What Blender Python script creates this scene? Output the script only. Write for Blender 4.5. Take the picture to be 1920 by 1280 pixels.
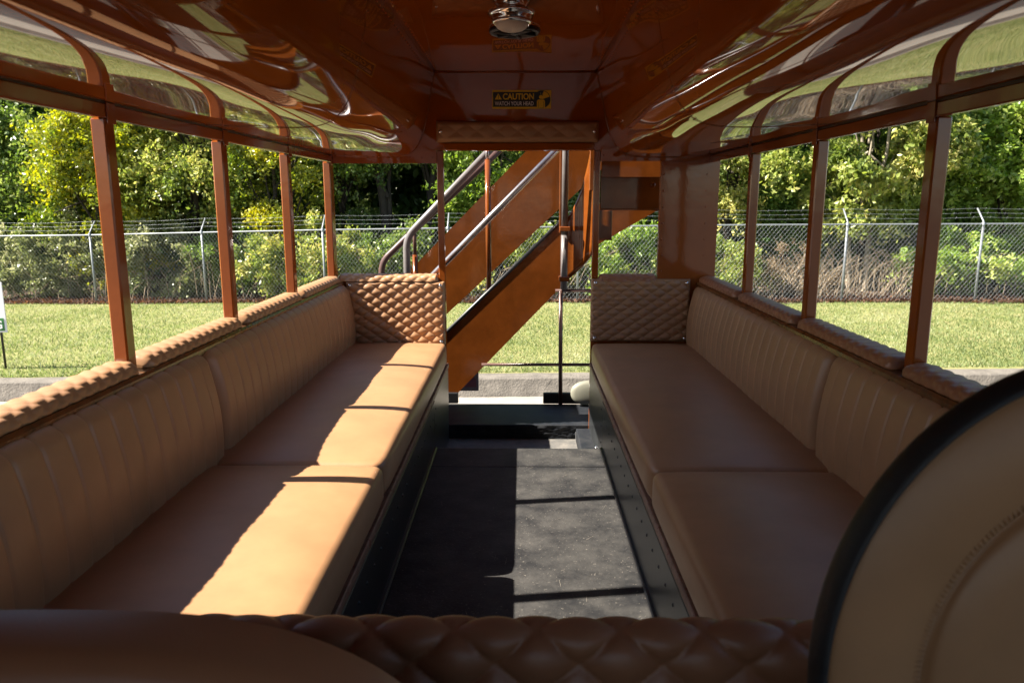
import bpy, math, random
import numpy as np
from mathutils import Vector

PI = math.pi
R = math.radians
sc = bpy.context.scene
for o in list(bpy.data.objects):
    bpy.data.objects.remove(o)

# ---------------------------------------------------------------- camera
cam = bpy.data.cameras.new('camera')
cam_o = bpy.data.objects.new('camera', cam)
sc.collection.objects.link(cam_o)
sc.camera = cam_o
cam.sensor_width = 36.0
cam.lens = 36.0 * 1400 / 1920
cam.clip_start, cam.clip_end = 0.02, 600
cam_o.rotation_euler = (R(90 - 10.7176), 0, R(0.7366))
cam.dof.use_dof = True
cam.dof.focus_distance = 4.2
cam.dof.aperture_fstop = 8.0

# ---------------------------------------------------------------- light
SUN = Vector((1.0, 0.143, -0.965)).normalized()
w = bpy.data.worlds.new('World')
sc.world = w
w.use_nodes = True
bg = w.node_tree.nodes['Background']
sky = w.node_tree.nodes.new('ShaderNodeTexSky')
sky.sky_type = 'NISHITA'
sky.sun_disc = False
sky.sun_elevation = math.asin(-SUN.z)
sky.sun_rotation = math.atan2(-SUN.x, -SUN.y)
sky.altitude = 200
sky.dust_density = 1.0
w.node_tree.links.new(sky.outputs[0], bg.inputs[0])
bg.inputs[1].default_value = 0.053
sl = bpy.data.lights.new('sun', 'SUN')
sl.energy = 4.6
sl.angle = R(0.55)
sl.color = (1.0, 0.93, 0.82)
so = bpy.data.objects.new('sun', sl)
so.rotation_euler = SUN.to_track_quat('-Z', 'Y').to_euler()
so.location = (-20, -5, 20)
sc.collection.objects.link(so)
sc.view_settings.view_transform = 'Standard'
sc.view_settings.look = 'None'
sc.view_settings.gamma = 1.0
sc.view_settings.use_curve_mapping = False
sc.view_settings.exposure = 2.15

sc.render.engine = 'CYCLES'
cy = sc.cycles
cy.use_denoising = True
cy.max_bounces = 9
cy.diffuse_bounces = 5
cy.glossy_bounces = 5
cy.transmission_bounces = 4
cy.transparent_max_bounces = 6
cy.sample_clamp_indirect = 8.0
cy.caustics_reflective = False
cy.caustics_refractive = False

# ---------------------------------------------------------------- helpers
COL = sc.collection

def link(name, data, parent=None):
    o = bpy.data.objects.new(name, data)
    COL.objects.link(o)
    if parent is not None:
        o.parent = parent
    return o

def tag(o, label, cat, group=None):
    o['label'] = label
    o['category'] = cat
    if group:
        o['group'] = group
    return o

def thing(name, label, cat, group=None):
    o = bpy.data.objects.new(name, None)
    o.empty_display_size = 0.1
    COL.objects.link(o)
    return tag(o, label, cat, group)

def base_at(root, loc):
    """move an Empty to its thing's base without moving its parts"""
    root.location = loc
    for c in root.children:
        c.location = Vector(c.location) - Vector(loc)

def mesh_np(name, V, F, mat, parent=None, smooth=False):
    """V (n,3) array, F list of tuples or (m,k) array"""
    me = bpy.data.meshes.new(name)
    V = np.asarray(V, dtype=np.float32)
    if isinstance(F, np.ndarray):
        k = F.shape[1]
        me.vertices.add(len(V))
        me.vertices.foreach_set('co', V.ravel())
        me.loops.add(F.size)
        me.loops.foreach_set('vertex_index', F.astype(np.int32).ravel())
        me.polygons.add(len(F))
        me.polygons.foreach_set('loop_start', np.arange(0, F.size, k, dtype=np.int32))
        me.polygons.foreach_set('loop_total', np.full(len(F), k, dtype=np.int32))
        me.update(calc_edges=True)
    else:
        me.from_pydata([tuple(v) for v in V.tolist()], [], F)
        me.update()
    if smooth:
        me.polygons.foreach_set('use_smooth', np.ones(len(me.polygons), dtype=bool))
    if mat is not None:
        me.materials.append(mat)
    return link(name, me, parent)

class MB:
    def __init__(s):
        s.v = []; s.f = []; s.sm = []
    def add(s, vs, fs, smooth=False):
        b = len(s.v)
        s.v += [tuple(v) for v in vs]
        s.f += [tuple(b + i for i in f) for f in fs]
        s.sm += [smooth] * len(fs)
        return s
    def box(s, x0, x1, y0, y1, z0, z1, bev=0.0):
        if bev <= 0:
            v = [(x, y, z) for x in (x0, x1) for y in (y0, y1) for z in (z0, z1)]
            return s.add(v, [(0, 1, 3, 2), (4, 6, 7, 5), (0, 4, 5, 1), (2, 3, 7, 6), (0, 2, 6, 4), (1, 5, 7, 3)])
        b = bev
        c = [(x0, x1), (y0, y1), (z0, z1)]
        vs = []; idx = {}
        for i in (0, 1):
            for j in (0, 1):
                for k in (0, 1):
                    p = (c[0][i], c[1][j], c[2][k])
                    inn = (p[0] + (b if i == 0 else -b), p[1] + (b if j == 0 else -b), p[2] + (b if k == 0 else -b))
                    for a in range(3):
                        q = list(inn); q[a] = p[a]
                        idx[(i, j, k, a)] = len(vs); vs.append(q)
        fs = []
        for i in (0, 1):
            for j in (0, 1):
                for k in (0, 1):
                    t = (idx[(i, j, k, 0)], idx[(i, j, k, 1)], idx[(i, j, k, 2)])
                    fs.append(t if (i + j + k) % 2 else t[::-1])
        def q(a, b_, c_, d): fs.append((a, b_, c_, d))
        for a in (0, 1):
            I = idx
            q(I[(a, 0, 0, 0)], I[(a, 0, 1, 0)], I[(a, 1, 1, 0)], I[(a, 1, 0, 0)])
            q(I[(0, a, 0, 1)], I[(0, a, 1, 1)], I[(1, a, 1, 1)], I[(1, a, 0, 1)])
            q(I[(0, 0, a, 2)], I[(0, 1, a, 2)], I[(1, 1, a, 2)], I[(1, 0, a, 2)])
        for a in (0, 1):
            for b_ in (0, 1):
                q(I[(a, b_, 0, 0)], I[(a, b_, 1, 0)], I[(a, b_, 1, 1)], I[(a, b_, 0, 1)])
                q(I[(a, 0, b_, 0)], I[(a, 1, b_, 0)], I[(a, 1, b_, 2)], I[(a, 0, b_, 2)])
                q(I[(0, a, b_, 1)], I[(1, a, b_, 1)], I[(1, a, b_, 2)], I[(0, a, b_, 2)])
        return s.add(vs, fs)
    def tube(s, pts, r, n=12, caps=True, r2=None):
        pts = [Vector(p) for p in pts]
        rings = []
        up = None
        for i, p in enumerate(pts):
            if i == 0: d = pts[1] - p
            elif i == len(pts) - 1: d = p - pts[i - 1]
            else: d = (pts[i + 1] - p).normalized() + (p - pts[i - 1]).normalized()
            d = d.normalized()
            if up is None:
                up = Vector((0, 0, 1)) if abs(d.z) < 0.9 else Vector((1, 0, 0))
            a = d.cross(up).normalized()
            up = a.cross(d).normalized()
            rr = r if r2 is None else r + (r2 - r) * i / (len(pts) - 1)
            if isinstance(r, (list, tuple)): rr = r[i]
            rings.append([p + (a * math.cos(2 * PI * k / n) + up * math.sin(2 * PI * k / n)) * rr for k in range(n)])
        vs = [v for rg in rings for v in rg]
        fs = []
        for i in range(len(pts) - 1):
            for k in range(n):
                fs.append((i * n + k, i * n + (k + 1) % n, (i + 1) * n + (k + 1) % n, (i + 1) * n + k))
        s.add(vs, fs, True)
        if caps:
            b = len(s.v) - len(vs)
            s.f.append(tuple(b + k for k in range(n))[::-1]); s.sm.append(False)
            s.f.append(tuple(b + (len(pts) - 1) * n + k for k in range(n))); s.sm.append(False)
        return s
    def lathe(s, prof, c, n=32, axis='z', smooth=True):
        """prof: list of (r, h)"""
        vs = []
        for r, h in prof:
            for k in range(n):
                a = 2 * PI * k / n
                p = (r * math.cos(a), r * math.sin(a), h)
                if axis == 'y': p = (p[0], p[2], p[1])
                if axis == 'x': p = (p[2], p[0], p[1])
                vs.append((p[0] + c[0], p[1] + c[1], p[2] + c[2]))
        fs = []
        for i in range(len(prof) - 1):
            for k in range(n):
                fs.append((i * n + k, i * n + (k + 1) % n, (i + 1) * n + (k + 1) % n, (i + 1) * n + k))
        return s.add(vs, fs, smooth)
    def prism(s, poly, y0, y1):
        """poly: (x, z) outline, extruded from y0 to y1"""
        n = len(poly)
        vs = [(p[0], y0, p[1]) for p in poly] + [(p[0], y1, p[1]) for p in poly]
        fs = [tuple(range(n)), tuple(range(2 * n - 1, n - 1, -1))]
        fs += [(i, i + n, (i + 1) % n + n, (i + 1) % n) for i in range(n)]
        return s.add(vs, fs)
    def dome(s, c, r, h, axis='z', n=8):
        sg = 1 if h > 0 else -1
        prof = [(r * math.cos(t), abs(h) * math.sin(t) * sg) for t in (0, PI / 6, PI / 3, PI / 2.05)]
        return s.lathe(prof, c, n, axis)
    def build(s, name, mat, parent=None, recalc=True):
        me = bpy.data.meshes.new(name)
        me.from_pydata(s.v, [], s.f)
        me.polygons.foreach_set('use_smooth', s.sm)
        me.materials.append(mat)
        me.update()
        if recalc:
            import bmesh
            bm = bmesh.new(); bm.from_mesh(me)
            bmesh.ops.recalc_face_normals(bm, faces=bm.faces)
            bm.to_mesh(me); bm.free()
        return link(name, me, parent)

def box(name, mat, parent, x0, x1, y0, y1, z0, z1, bev=0.0):
    return MB().box(x0, x1, y0, y1, z0, z1, bev).build(name, mat, parent)

def surf(name, P, mat, parent=None, smooth=True, close_v=False):
    """P: (nu, nv, 3) grid of points"""
    nu, nv = P.shape[:2]
    i, j = np.meshgrid(np.arange(nu - 1), np.arange(nv if close_v else nv - 1), indexing='ij')
    a = i * nv + j; b = (i + 1) * nv + j
    c = (i + 1) * nv + (j + 1) % nv; d = i * nv + (j + 1) % nv
    F = np.stack([a, b, c, d], -1).reshape(-1, 4)
    return mesh_np(name, P.reshape(-1, 3), F, mat, parent, smooth)

def rbox_np(s, r, seg, nx, ny, nz):
    """rounded box surface: vertices on a subdivided cube pushed to a rounded box of size s"""
    sx, sy, sz = s
    V = []; F = []
    def lin(n, h):
        inner = np.linspace(-h + r, h - r, n)
        lo = -h + r - r * np.sin(np.linspace(PI / 2, 0, seg + 1))[:-1]
        hi = h - r + r * np.sin(np.linspace(0, PI / 2, seg + 1))[1:]
        return np.concatenate([lo, inner, hi])
    X, Y, Z = lin(nx, sx / 2), lin(ny, sy / 2), lin(nz, sz / 2)
    def face(A, B, fix, order):
        base = sum(len(v) for v in V)
        a, b = np.meshgrid(A, B, indexing='ij')
        P = [None] * 3
        P[order[0]] = a; P[order[1]] = b; P[order[2]] = np.full_like(a, fix)
        pts = np.stack(P, -1).reshape(-1, 3)
        V.append(pts)
        na, nb = len(A), len(B)
        i, j = np.meshgrid(np.arange(na - 1), np.arange(nb - 1), indexing='ij')
        q = np.stack([i * nb + j, (i + 1) * nb + j, (i + 1) * nb + j + 1, i * nb + j + 1], -1).reshape(-1, 4) + base
        flip = (fix > 0) != (order in ((0, 1, 2), (1, 2, 0), (2, 0, 1)))
        F.append(q[:, ::-1] if flip else q)
    for sg in (-1, 1):
        face(X, Y, sg * sz / 2, (0, 1, 2))
        face(Y, Z, sg * sx / 2, (1, 2, 0))
        face(Z, X, sg * sy / 2, (2, 0, 1))
    V = np.concatenate(V); F = np.concatenate(F)
    h = np.array([sx / 2 - r, sy / 2 - r, sz / 2 - r])
    C = np.clip(V, -h, h)
    d = V - C
    L = np.linalg.norm(d, axis=1, keepdims=True)
    V = np.where(L > 1e-9, C + d / np.maximum(L, 1e-9) * r, V)
    # weld
    key = np.round(V * 20000).astype(np.int64)
    _, idx, inv = np.unique(key, axis=0, return_index=True, return_inverse=True)
    F = inv.ravel()[F]
    return V[idx], F

# ---------------------------------------------------------------- materials
def mat(name, col, rough=0.5, spec=0.5, metal=0.0, bump=None, var=None, coat=0.0):
    """bump: (scale, strength, detail); var: (scale, amount) darkens and lightens the colour"""
    m = bpy.data.materials.new(name)
    m.use_nodes = True
    nt = m.node_tree
    b = nt.nodes['Principled BSDF']
    b.inputs['Base Color'].default_value = (*col, 1)
    b.inputs['Roughness'].default_value = rough
    b.inputs['Specular IOR Level'].default_value = spec
    b.inputs['Metallic'].default_value = metal
    b.inputs['Coat Weight'].default_value = coat
    b.inputs['Coat Roughness'].default_value = 0.03
    tc = nt.nodes.new('ShaderNodeTexCoord')
    if bump:
        n = nt.nodes.new('ShaderNodeTexNoise')
        n.inputs['Scale'].default_value = bump[0]
        n.inputs['Detail'].default_value = bump[2]
        nt.links.new(tc.outputs['Object'], n.inputs['Vector'])
        bp = nt.nodes.new('ShaderNodeBump')
        bp.inputs['Strength'].default_value = bump[1]
        bp.inputs['Distance'].default_value = bump[3] if len(bump) > 3 else 0.01
        nt.links.new(n.outputs['Fac'], bp.inputs['Height'])
        nt.links.new(bp.outputs[0], b.inputs['Normal'])
    if var:
        n2 = nt.nodes.new('ShaderNodeTexNoise')
        n2.inputs['Scale'].default_value = var[0]
        n2.inputs['Detail'].default_value = 6
        n2.inputs['Roughness'].default_value = 0.65
        nt.links.new(tc.outputs['Object'], n2.inputs['Vector'])
        rp = nt.nodes.new('ShaderNodeValToRGB')
        a = var[1]
        rp.color_ramp.elements[0].position = 0.3
        rp.color_ramp.elements[1].position = 0.7
        rp.color_ramp.elements[0].color = (*[c * (1 - a) for c in col], 1)
        rp.color_ramp.elements[1].color = (*[min(1, c * (1 + a)) for c in col], 1)
        nt.links.new(n2.outputs['Fac'], rp.inputs['Fac'])
        nt.links.new(rp.outputs[0], b.inputs['Base Color'])
    return m

def N(m, typ, **kw):
    n = m.node_tree.nodes.new(typ)
    for k, v in kw.items():
        if k in n.inputs: n.inputs[k].default_value = v
        else: setattr(n, k, v)
    return n

BROWN = (0.225, 0.055, 0.0085)
BROWN_CEIL = (0.290, 0.070, 0.0065)
M_paint = mat('brown_enamel', BROWN, 0.10, 0.5, bump=(18, 0.06, 2, 0.01), var=(3.0, 0.12))
M_ceiling = mat('brown_enamel_ceiling', BROWN_CEIL, 0.03, 0.55, bump=(2.2, 0.04, 1, 0.02), var=(2.0, 0.08))
M_stair = mat('orange_brown_enamel', (0.155, 0.041, 0.0065), 0.12, 0.5, bump=(12, 0.10, 3, 0.01), var=(6.0, 0.28))
M_leather = mat('tan_leather', (0.352, 0.187, 0.091), 0.42, 0.45, bump=(22, 0.10, 9, 0.006), var=(7.0, 0.10))
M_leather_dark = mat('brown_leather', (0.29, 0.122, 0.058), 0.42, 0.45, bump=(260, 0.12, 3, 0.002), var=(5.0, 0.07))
M_black_metal = mat('black_bench_paint', (0.020, 0.022, 0.023), 0.34, 0.5, bump=(30, 0.06, 3, 0.005), var=(9, 0.25))
M_black = mat('black_plastic', (0.012, 0.012, 0.013), 0.4, 0.5)
M_black_vinyl = mat('black_vinyl', (0.014, 0.015, 0.018), 0.6, 0.5, bump=(120, 0.2, 2, 0.004))
M_chrome = mat('chrome', (0.75, 0.74, 0.72), 0.10, 0.5, 1.0)
M_steel = mat('dull_steel_pipe', (0.42, 0.38, 0.37), 0.25, 0.5, 0.9, var=(20, 0.15))
M_brown_pipe = mat('brown_pipe_paint', (0.085, 0.045, 0.036), 0.28, 0.5, var=(12, 0.2))
M_grey_pipe = mat('grey_pipe_paint', (0.14, 0.125, 0.12), 0.3, 0.5, var=(12, 0.15))
M_galv = mat('galvanised_steel', (0.21, 0.225, 0.235), 0.45, 0.5, 0.3, var=(9, 0.15))
M_concrete = mat('kerb_concrete', (0.145, 0.128, 0.107), 0.85, 0.3, bump=(40, 0.5, 6, 0.02), var=(6, 0.30))
M_yellow = mat('sign_yellow', (0.75, 0.50, 0.02), 0.35, 0.4)
M_signblack = mat('sign_black', (0.012, 0.012, 0.011), 0.35, 0.4)
M_white = mat('sign_white', (0.78, 0.78, 0.76), 0.4, 0.4)
M_mesh = mat('chain_link_wire', (0.30, 0.315, 0.32), 0.45, 0.5, 0.3)
M_green = mat('sign_green', (0.045, 0.20, 0.05), 0.4, 0.4)
M_cream = mat('cream_plastic', (0.21, 0.205, 0.16), 0.45, 0.4)
M_pink = mat('faded_pink_print', (0.38, 0.16, 0.19), 0.6, 0.3)
M_greyplate = mat('grey_plate', (0.33, 0.31, 0.31), 0.5, 0.4, var=(20, 0.1))
M_bark_dark = mat('dark_bark', (0.045, 0.036, 0.028), 0.9, 0.2, bump=(14, 0.6, 5, 0.03), var=(8, 0.35))
M_bark_pale = mat('pale_bark', (0.28, 0.235, 0.175), 0.85, 0.2, bump=(14, 0.5, 5, 0.03), var=(8, 0.3))
M_twig = mat('dry_twig', (0.24, 0.185, 0.125), 0.9, 0.2, var=(3, 0.3))
M_soil = mat('leaf_litter_soil', (0.085, 0.058, 0.042), 0.95, 0.2, bump=(30, 0.8, 6, 0.05), var=(7, 0.5))

def worn(name, base, wear, scale, lo, hi, rough=0.55, speck=None, spec=0.45):
    m = mat(name, base, rough, spec, bump=(90, 0.25, 4, 0.004))
    b = m.node_tree.nodes['Principled BSDF']
    L = m.node_tree.links
    tc = N(m, 'ShaderNodeTexCoord')
    n1 = N(m, 'ShaderNodeTexNoise', Scale=scale, Detail=8, Roughness=0.7)
    L.new(tc.outputs['Object'], n1.inputs['Vector'])
    r1 = N(m, 'ShaderNodeValToRGB')
    r1.color_ramp.elements[0].position = lo; r1.color_ramp.elements[1].position = hi
    r1.color_ramp.elements[0].color = (*base, 1); r1.color_ramp.elements[1].color = (*wear, 1)
    L.new(n1.outputs['Fac'], r1.inputs['Fac'])
    out = r1.outputs[0]
    if speck:
        n2 = N(m, 'ShaderNodeTexNoise', Scale=speck[0], Detail=2, Roughness=0.6)
        L.new(tc.outputs['Object'], n2.inputs['Vector'])
        r2 = N(m, 'ShaderNodeValToRGB')
        r2.color_ramp.elements[0].position = speck[1]; r2.color_ramp.elements[1].position = speck[2]
        r2.color_ramp.elements[0].color = (0, 0, 0, 1); r2.color_ramp.elements[1].color = (1, 1, 1, 1)
        L.new(n2.outputs['Fac'], r2.inputs['Fac'])
        mx = N(m, 'ShaderNodeMix', data_type='RGBA')
        L.new(r2.outputs[0], mx.inputs['Factor'])
        L.new(out, mx.inputs[6]); mx.inputs[7].default_value = (*speck[3], 1)
        out = mx.outputs[2]
    L.new(out, b.inputs['Base Color'])
    return m

M_floor = worn('worn_black_floor', (0.016, 0.016, 0.017), (0.066, 0.062, 0.057), 7, 0.38, 0.72, 0.62,
               speck=(130, 0.66, 0.74, (0.15, 0.135, 0.115)), spec=0.25)
M_platform = worn('platform_black_paint', (0.010, 0.012, 0.016), (0.030, 0.030, 0.032), 10, 0.45, 0.75, 0.6, spec=0.3)
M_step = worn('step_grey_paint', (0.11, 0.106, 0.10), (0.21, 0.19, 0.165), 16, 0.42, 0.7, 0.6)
M_trim = worn('chipped_bench_trim', (0.16, 0.085, 0.055), (0.28, 0.16, 0.11), 20, 0.4, 0.65, 0.5, speck=(35, 0.62, 0.66, (0.17, 0.03, 0.015)))
M_sill = worn('worn_brown_sill', (0.15, 0.052, 0.014), (0.055, 0.030, 0.012), 14, 0.45, 0.7, 0.16)
M_gutter = worn('pale_concrete', (0.25, 0.22, 0.18), (0.33, 0.29, 0.24), 5, 0.35, 0.7, 0.9)
M_pavement = worn('grey_asphalt', (0.055, 0.053, 0.050), (0.085, 0.080, 0.075), 3, 0.35, 0.7, 0.9, speck=(160, 0.6, 0.75, (0.1, 0.09, 0.08)))

def leaf_mat(name, cols, rough=0.34):
    m = bpy.data.materials.new(name)
    m.use_nodes = True
    nt = m.node_tree; L = nt.links
    b = nt.nodes['Principled BSDF']
    at = nt.nodes.new('ShaderNodeAttribute'); at.attribute_name = 'var'
    rp = nt.nodes.new('ShaderNodeValToRGB')
    el = rp.color_ramp.elements
    for i, (p, c) in enumerate(cols):
        e = el[i] if i < 2 else el.new(p)
        e.position = p; e.color = (*c, 1)
    L.new(at.outputs['Fac'], rp.inputs['Fac'])
    L.new(rp.outputs[0], b.inputs['Base Color'])
    b.inputs['Roughness'].default_value = rough
    b.inputs['Specular IOR Level'].default_value = 0.5
    tr = nt.nodes.new('ShaderNodeBsdfTranslucent')
    hs = nt.nodes.new('ShaderNodeHueSaturation')
    hs.inputs['Value'].default_value = 1.15; hs.inputs['Saturation'].default_value = 1.15
    L.new(rp.outputs[0], hs.inputs['Color']); L.new(hs.outputs[0], tr.inputs['Color'])
    mx = nt.nodes.new('ShaderNodeMixShader'); mx.inputs[0].default_value = 0.45
    L.new(b.outputs[0], mx.inputs[1]); L.new(tr.outputs[0], mx.inputs[2])
    L.new(mx.outputs[0], nt.nodes['Material Output'].inputs[0])
    return m

M_leaf = {
    'green': leaf_mat('green_leaf', [(0, (0.073, 0.122, 0.027)), (1, (0.348, 0.397, 0.128)), (0.5, (0.159, 0.238, 0.049))]),
    'bright': leaf_mat('bright_green_leaf', [(0, (0.128, 0.220, 0.034)), (1, (0.488, 0.537, 0.159)), (0.5, (0.262, 0.372, 0.063))]),
    'yellow': leaf_mat('yellow_green_leaf', [(0, (0.116, 0.177, 0.029)), (1, (0.561, 0.488, 0.061)), (0.5, (0.323, 0.354, 0.055))]),
    'pale': leaf_mat('pale_turning_leaf', [(0, (0.128, 0.183, 0.041)), (1, (0.586, 0.525, 0.189)), (0.5, (0.305, 0.366, 0.085))]),
    'dark': leaf_mat('dark_leaf', [(0, (0.049, 0.105, 0.034)), (1, (0.185, 0.272, 0.073)), (0.5, (0.099, 0.185, 0.048))]),
    'vine': leaf_mat('pale_vine_leaf', [(0, (0.099, 0.121, 0.044)), (1, (0.473, 0.462, 0.275)), (0.5, (0.209, 0.237, 0.090))], 0.34),
    'cedar': leaf_mat('cedar_needle', [(0, (0.087, 0.184, 0.043)), (1, (0.284, 0.412, 0.097)), (0.5, (0.171, 0.294, 0.061))], 0.6),
    'dry': leaf_mat('dry_brush', [(0, (0.13, 0.085, 0.05)), (1, (0.34, 0.265, 0.165)), (0.5, (0.22, 0.16, 0.095))], 0.8),
    'grass': leaf_mat('grass_blade', [(0, (0.110, 0.151, 0.049)), (1, (0.387, 0.387, 0.225)), (0.55, (0.209, 0.260, 0.091))], 0.6),
    'litter': leaf_mat('fallen_leaf', [(0, (0.045, 0.024, 0.015)), (1, (0.203, 0.106, 0.062)), (0.5, (0.105, 0.055, 0.034))], 0.8),
}
M_turf = worn('turf_ground', (0.15, 0.17, 0.052), (0.25, 0.225, 0.105), 2.2, 0.35, 0.7, 0.95, spec=0.1)

rng = np.random.default_rng(7)

# ---------------------------------------------------------------- ground, kerb, grass
FENCE = np.array([(-23.0, 18.9, -2.62), (-20.6, 18.65, -2.58), (-18.0, 18.3, -2.54), (-15.3, 17.95, -2.49), (-12.65, 17.6, -2.44), (-9.96, 17.25, -2.397), (-7.22, 16.91, -2.32), (-4.33, 16.35, -2.24), (-1.57, 16.05, -2.19),
                  (1.19, 15.82, -2.149), (3.94, 15.60, -2.11), (6.65, 15.50, -2.09), (9.35, 15.42, -2.077), (12.05, 15.36, -2.06), (14.8, 15.3, -2.05), (17.5, 15.25, -2.04), (20.2, 15.2, -2.03)])
def fence_y(x): return np.interp(x, FENCE[:, 0], FENCE[:, 1])
def fence_z(x): return np.interp(x, FENCE[:, 0], FENCE[:, 2])
def kerb_back(x): return 9.43 + 0.053 * x
def kerb_front(x): return 9.12 + 0.050 * x
def ground_z(x, y):
    t = np.clip((y - kerb_back(x)) / (fence_y(x) - kerb_back(x)), 0, 1)
    z = -2.2 + t * (fence_z(x) + 2.2)
    return z + 0.012 * np.sin(x * 0.9 + 1) * np.sin(y * 1.3) * np.clip(t * 4, 0, 1)

PAVE_Z = -2.44
pv = MB().add([(-300, -300, PAVE_Z), (300, -300, PAVE_Z), (300, 10.75, PAVE_Z), (31, kerb_front(31) + .12, PAVE_Z), (-31, kerb_front(-31) + .12, PAVE_Z), (-300, 7.7, PAVE_Z)], [(0, 1, 2, 3, 4, 5)]).build('pavement', M_pavement)
pv['kind'] = 'structure'
xg = np.linspace(-31, 31, 30)
gt = surf('gutter_strip', np.stack([np.stack([xg, kerb_front(xg) - 1.3, np.full(30, PAVE_Z + .004)], -1), np.stack([xg, kerb_front(xg) + .05, np.full(30, PAVE_Z + .006)], -1)], 1), M_gutter)
gt['kind'] = 'structure'
# lawn sheet: from the kerb to well behind the trees
xs = np.concatenate([[-200, -80], np.linspace(-30, 30, 121), [80, 200]])
ts = np.concatenate([np.linspace(0, 1, 30), [1.3, 2.0, 4, 25]])
X = np.repeat(xs[:, None], len(ts), 1)
kb = kerb_back(np.clip(X, -30, 30)) - 0.04
Yg = kb + ts[None, :] * (fence_y(X) - kb)
Zg = ground_z(X, Yg)
lw = surf('lawn', np.stack([X, Yg, Zg], -1), M_turf, None)
lw['kind'] = 'structure'
# the paved strip falls away with the lawn on the left: a bank keeps the sheets apart
kw = thing('retaining_kerb', 'low pale concrete kerb wall along the near edge of the lawn', 'kerb')
def kerb_piece(name, x0, x1):
    n = 24
    xx = np.linspace(x0, x1, n)
    yf_, yb_ = kerb_front(xx), kerb_back(xx)
    jit = lambda a: rng.normal(0, a, n)
    prof = [(yf_ + 0.0 + jit(.003), np.full(n, -2.60)), (yf_ + jit(.003), np.full(n, -2.385)), (yf_ + 0.012, np.full(n, -2.378)), (yf_ + 0.014 + jit(.004), -2.218 + jit(.003)),
            (yf_ + 0.03, -2.198 + jit(.003)), (yb_ - 0.02, -2.196 + jit(.002)), (yb_, np.full(n, -2.21)), (yb_, np.full(n, -2.6))]
    P = np.stack([np.stack([xx, a, b], -1) for a, b in prof], 1)
    return surf(name, P, M_concrete, kw, smooth=False)
xk = -31.3
while xk < 30:
    kerb_piece('kerb_block', xk + 0.006, xk + 2.99)
    xk += 3.0

# grass: blades in loose tufts, one mass nobody could count
def blades(name, n, region, hmin, hmax, wid, m, seed, lean=0.5):
    r = np.random.default_rng(seed)
    x, y = region(r, n)
    z = ground_z(x, y)
    h = r.uniform(hmin, hmax, n)
    a = r.uniform(0, 2 * PI, n)
    la = r.uniform(0, 2 * PI, n); ll = r.uniform(0.1, lean, n) * h * 1.6
    wx, wy = np.cos(a) * wid, np.sin(a) * wid
    p0 = np.stack([x - wx, y - wy, z - .01], -1); p1 = np.stack([x + wx, y + wy, z - .01], -1)
    p2 = np.stack([x + np.cos(la) * ll, y + np.sin(la) * ll, z + h], -1)
    V = np.stack([p0, p1, p2], 1).reshape(-1, 3)
    F = np.arange(3 * n).reshape(-1, 3)
    o = mesh_np(name, V, F, m)
    patch = 0.5 + 0.10 * np.sin(x * .53 + 1) * np.sin(y * .8) + 0.28 * np.sin(x * 1.7 + np.sin(y * 2.1)) * np.sin(y * 1.3 + 0.7 * np.sin(x * 0.8))
    var = np.clip(patch + r.normal(0, 0.22, n), 0, 1).astype(np.float32)
    at = o.data.attributes.new('var', 'FLOAT', 'FACE')
    at.data.foreach_set('value', var)
    return o
def lawn_region(r, n):
    t = r.random(n) ** 1.25
    x = r.uniform(-15.5, 14.5, n)
    y = kerb_back(x) + 0.02 + t * (fence_y(x) - kerb_back(x) + 0.1)
    x = x * (0.62 + 0.38 * (y / 16))
    y = np.maximum(y, kerb_back(x) + 0.03)
    return x, y
g = blades('lawn_grass', 170000, lawn_region, 0.018, 0.060, 0.008, M_leaf['grass'], 3, 0.9)
g['kind'] = 'stuff'; tag(g, 'short sunlit lawn grass between the kerb and the chain-link fence', 'grass')

# ---------------------------------------------------------------- trees and undergrowth
def leaves_mesh(name, C, size, m, parent, seed, elong=1.6, droop=0.3, var0=0.5, vspread=0.25):
    """C (n,3) leaf centres; every leaf a folded rhombus of two triangles"""
    r = np.random.default_rng(seed)
    n = len(C)
    d = r.normal(0, 1, (n, 3)); d[:, 2] -= droop; d /= np.linalg.norm(d, axis=1, keepdims=True)
    s_ = np.cross(d, r.normal(0, 1, (n, 3))); s_ /= np.linalg.norm(s_, axis=1, keepdims=True)
    nn = np.cross(d, s_)
    L = (size * r.uniform(0.6, 1.25, n))[:, None]
    a = C - d * L * 0.5 * elong; b = C + d * L * 0.5 * elong
    c1 = C + s_ * L * 0.42 + nn * L * 0.12; c2 = C - s_ * L * 0.42 + nn * L * 0.12
    V = np.stack([a, c1, b, c2], 1).reshape(-1, 3)
    i = np.arange(n) * 4
    F = np.stack([i, i + 1, i + 2, i, i + 2, i + 3], -1).reshape(-1, 3)
    o = mesh_np(name, V, F, m, parent)
    v = np.clip(var0 + r.normal(0, vspread, n), 0, 1).astype(np.float32)
    at = o.data.attributes.new('var', 'FLOAT', 'FACE')
    at.data.foreach_set('value', np.repeat(v, 2))
    return o

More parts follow.
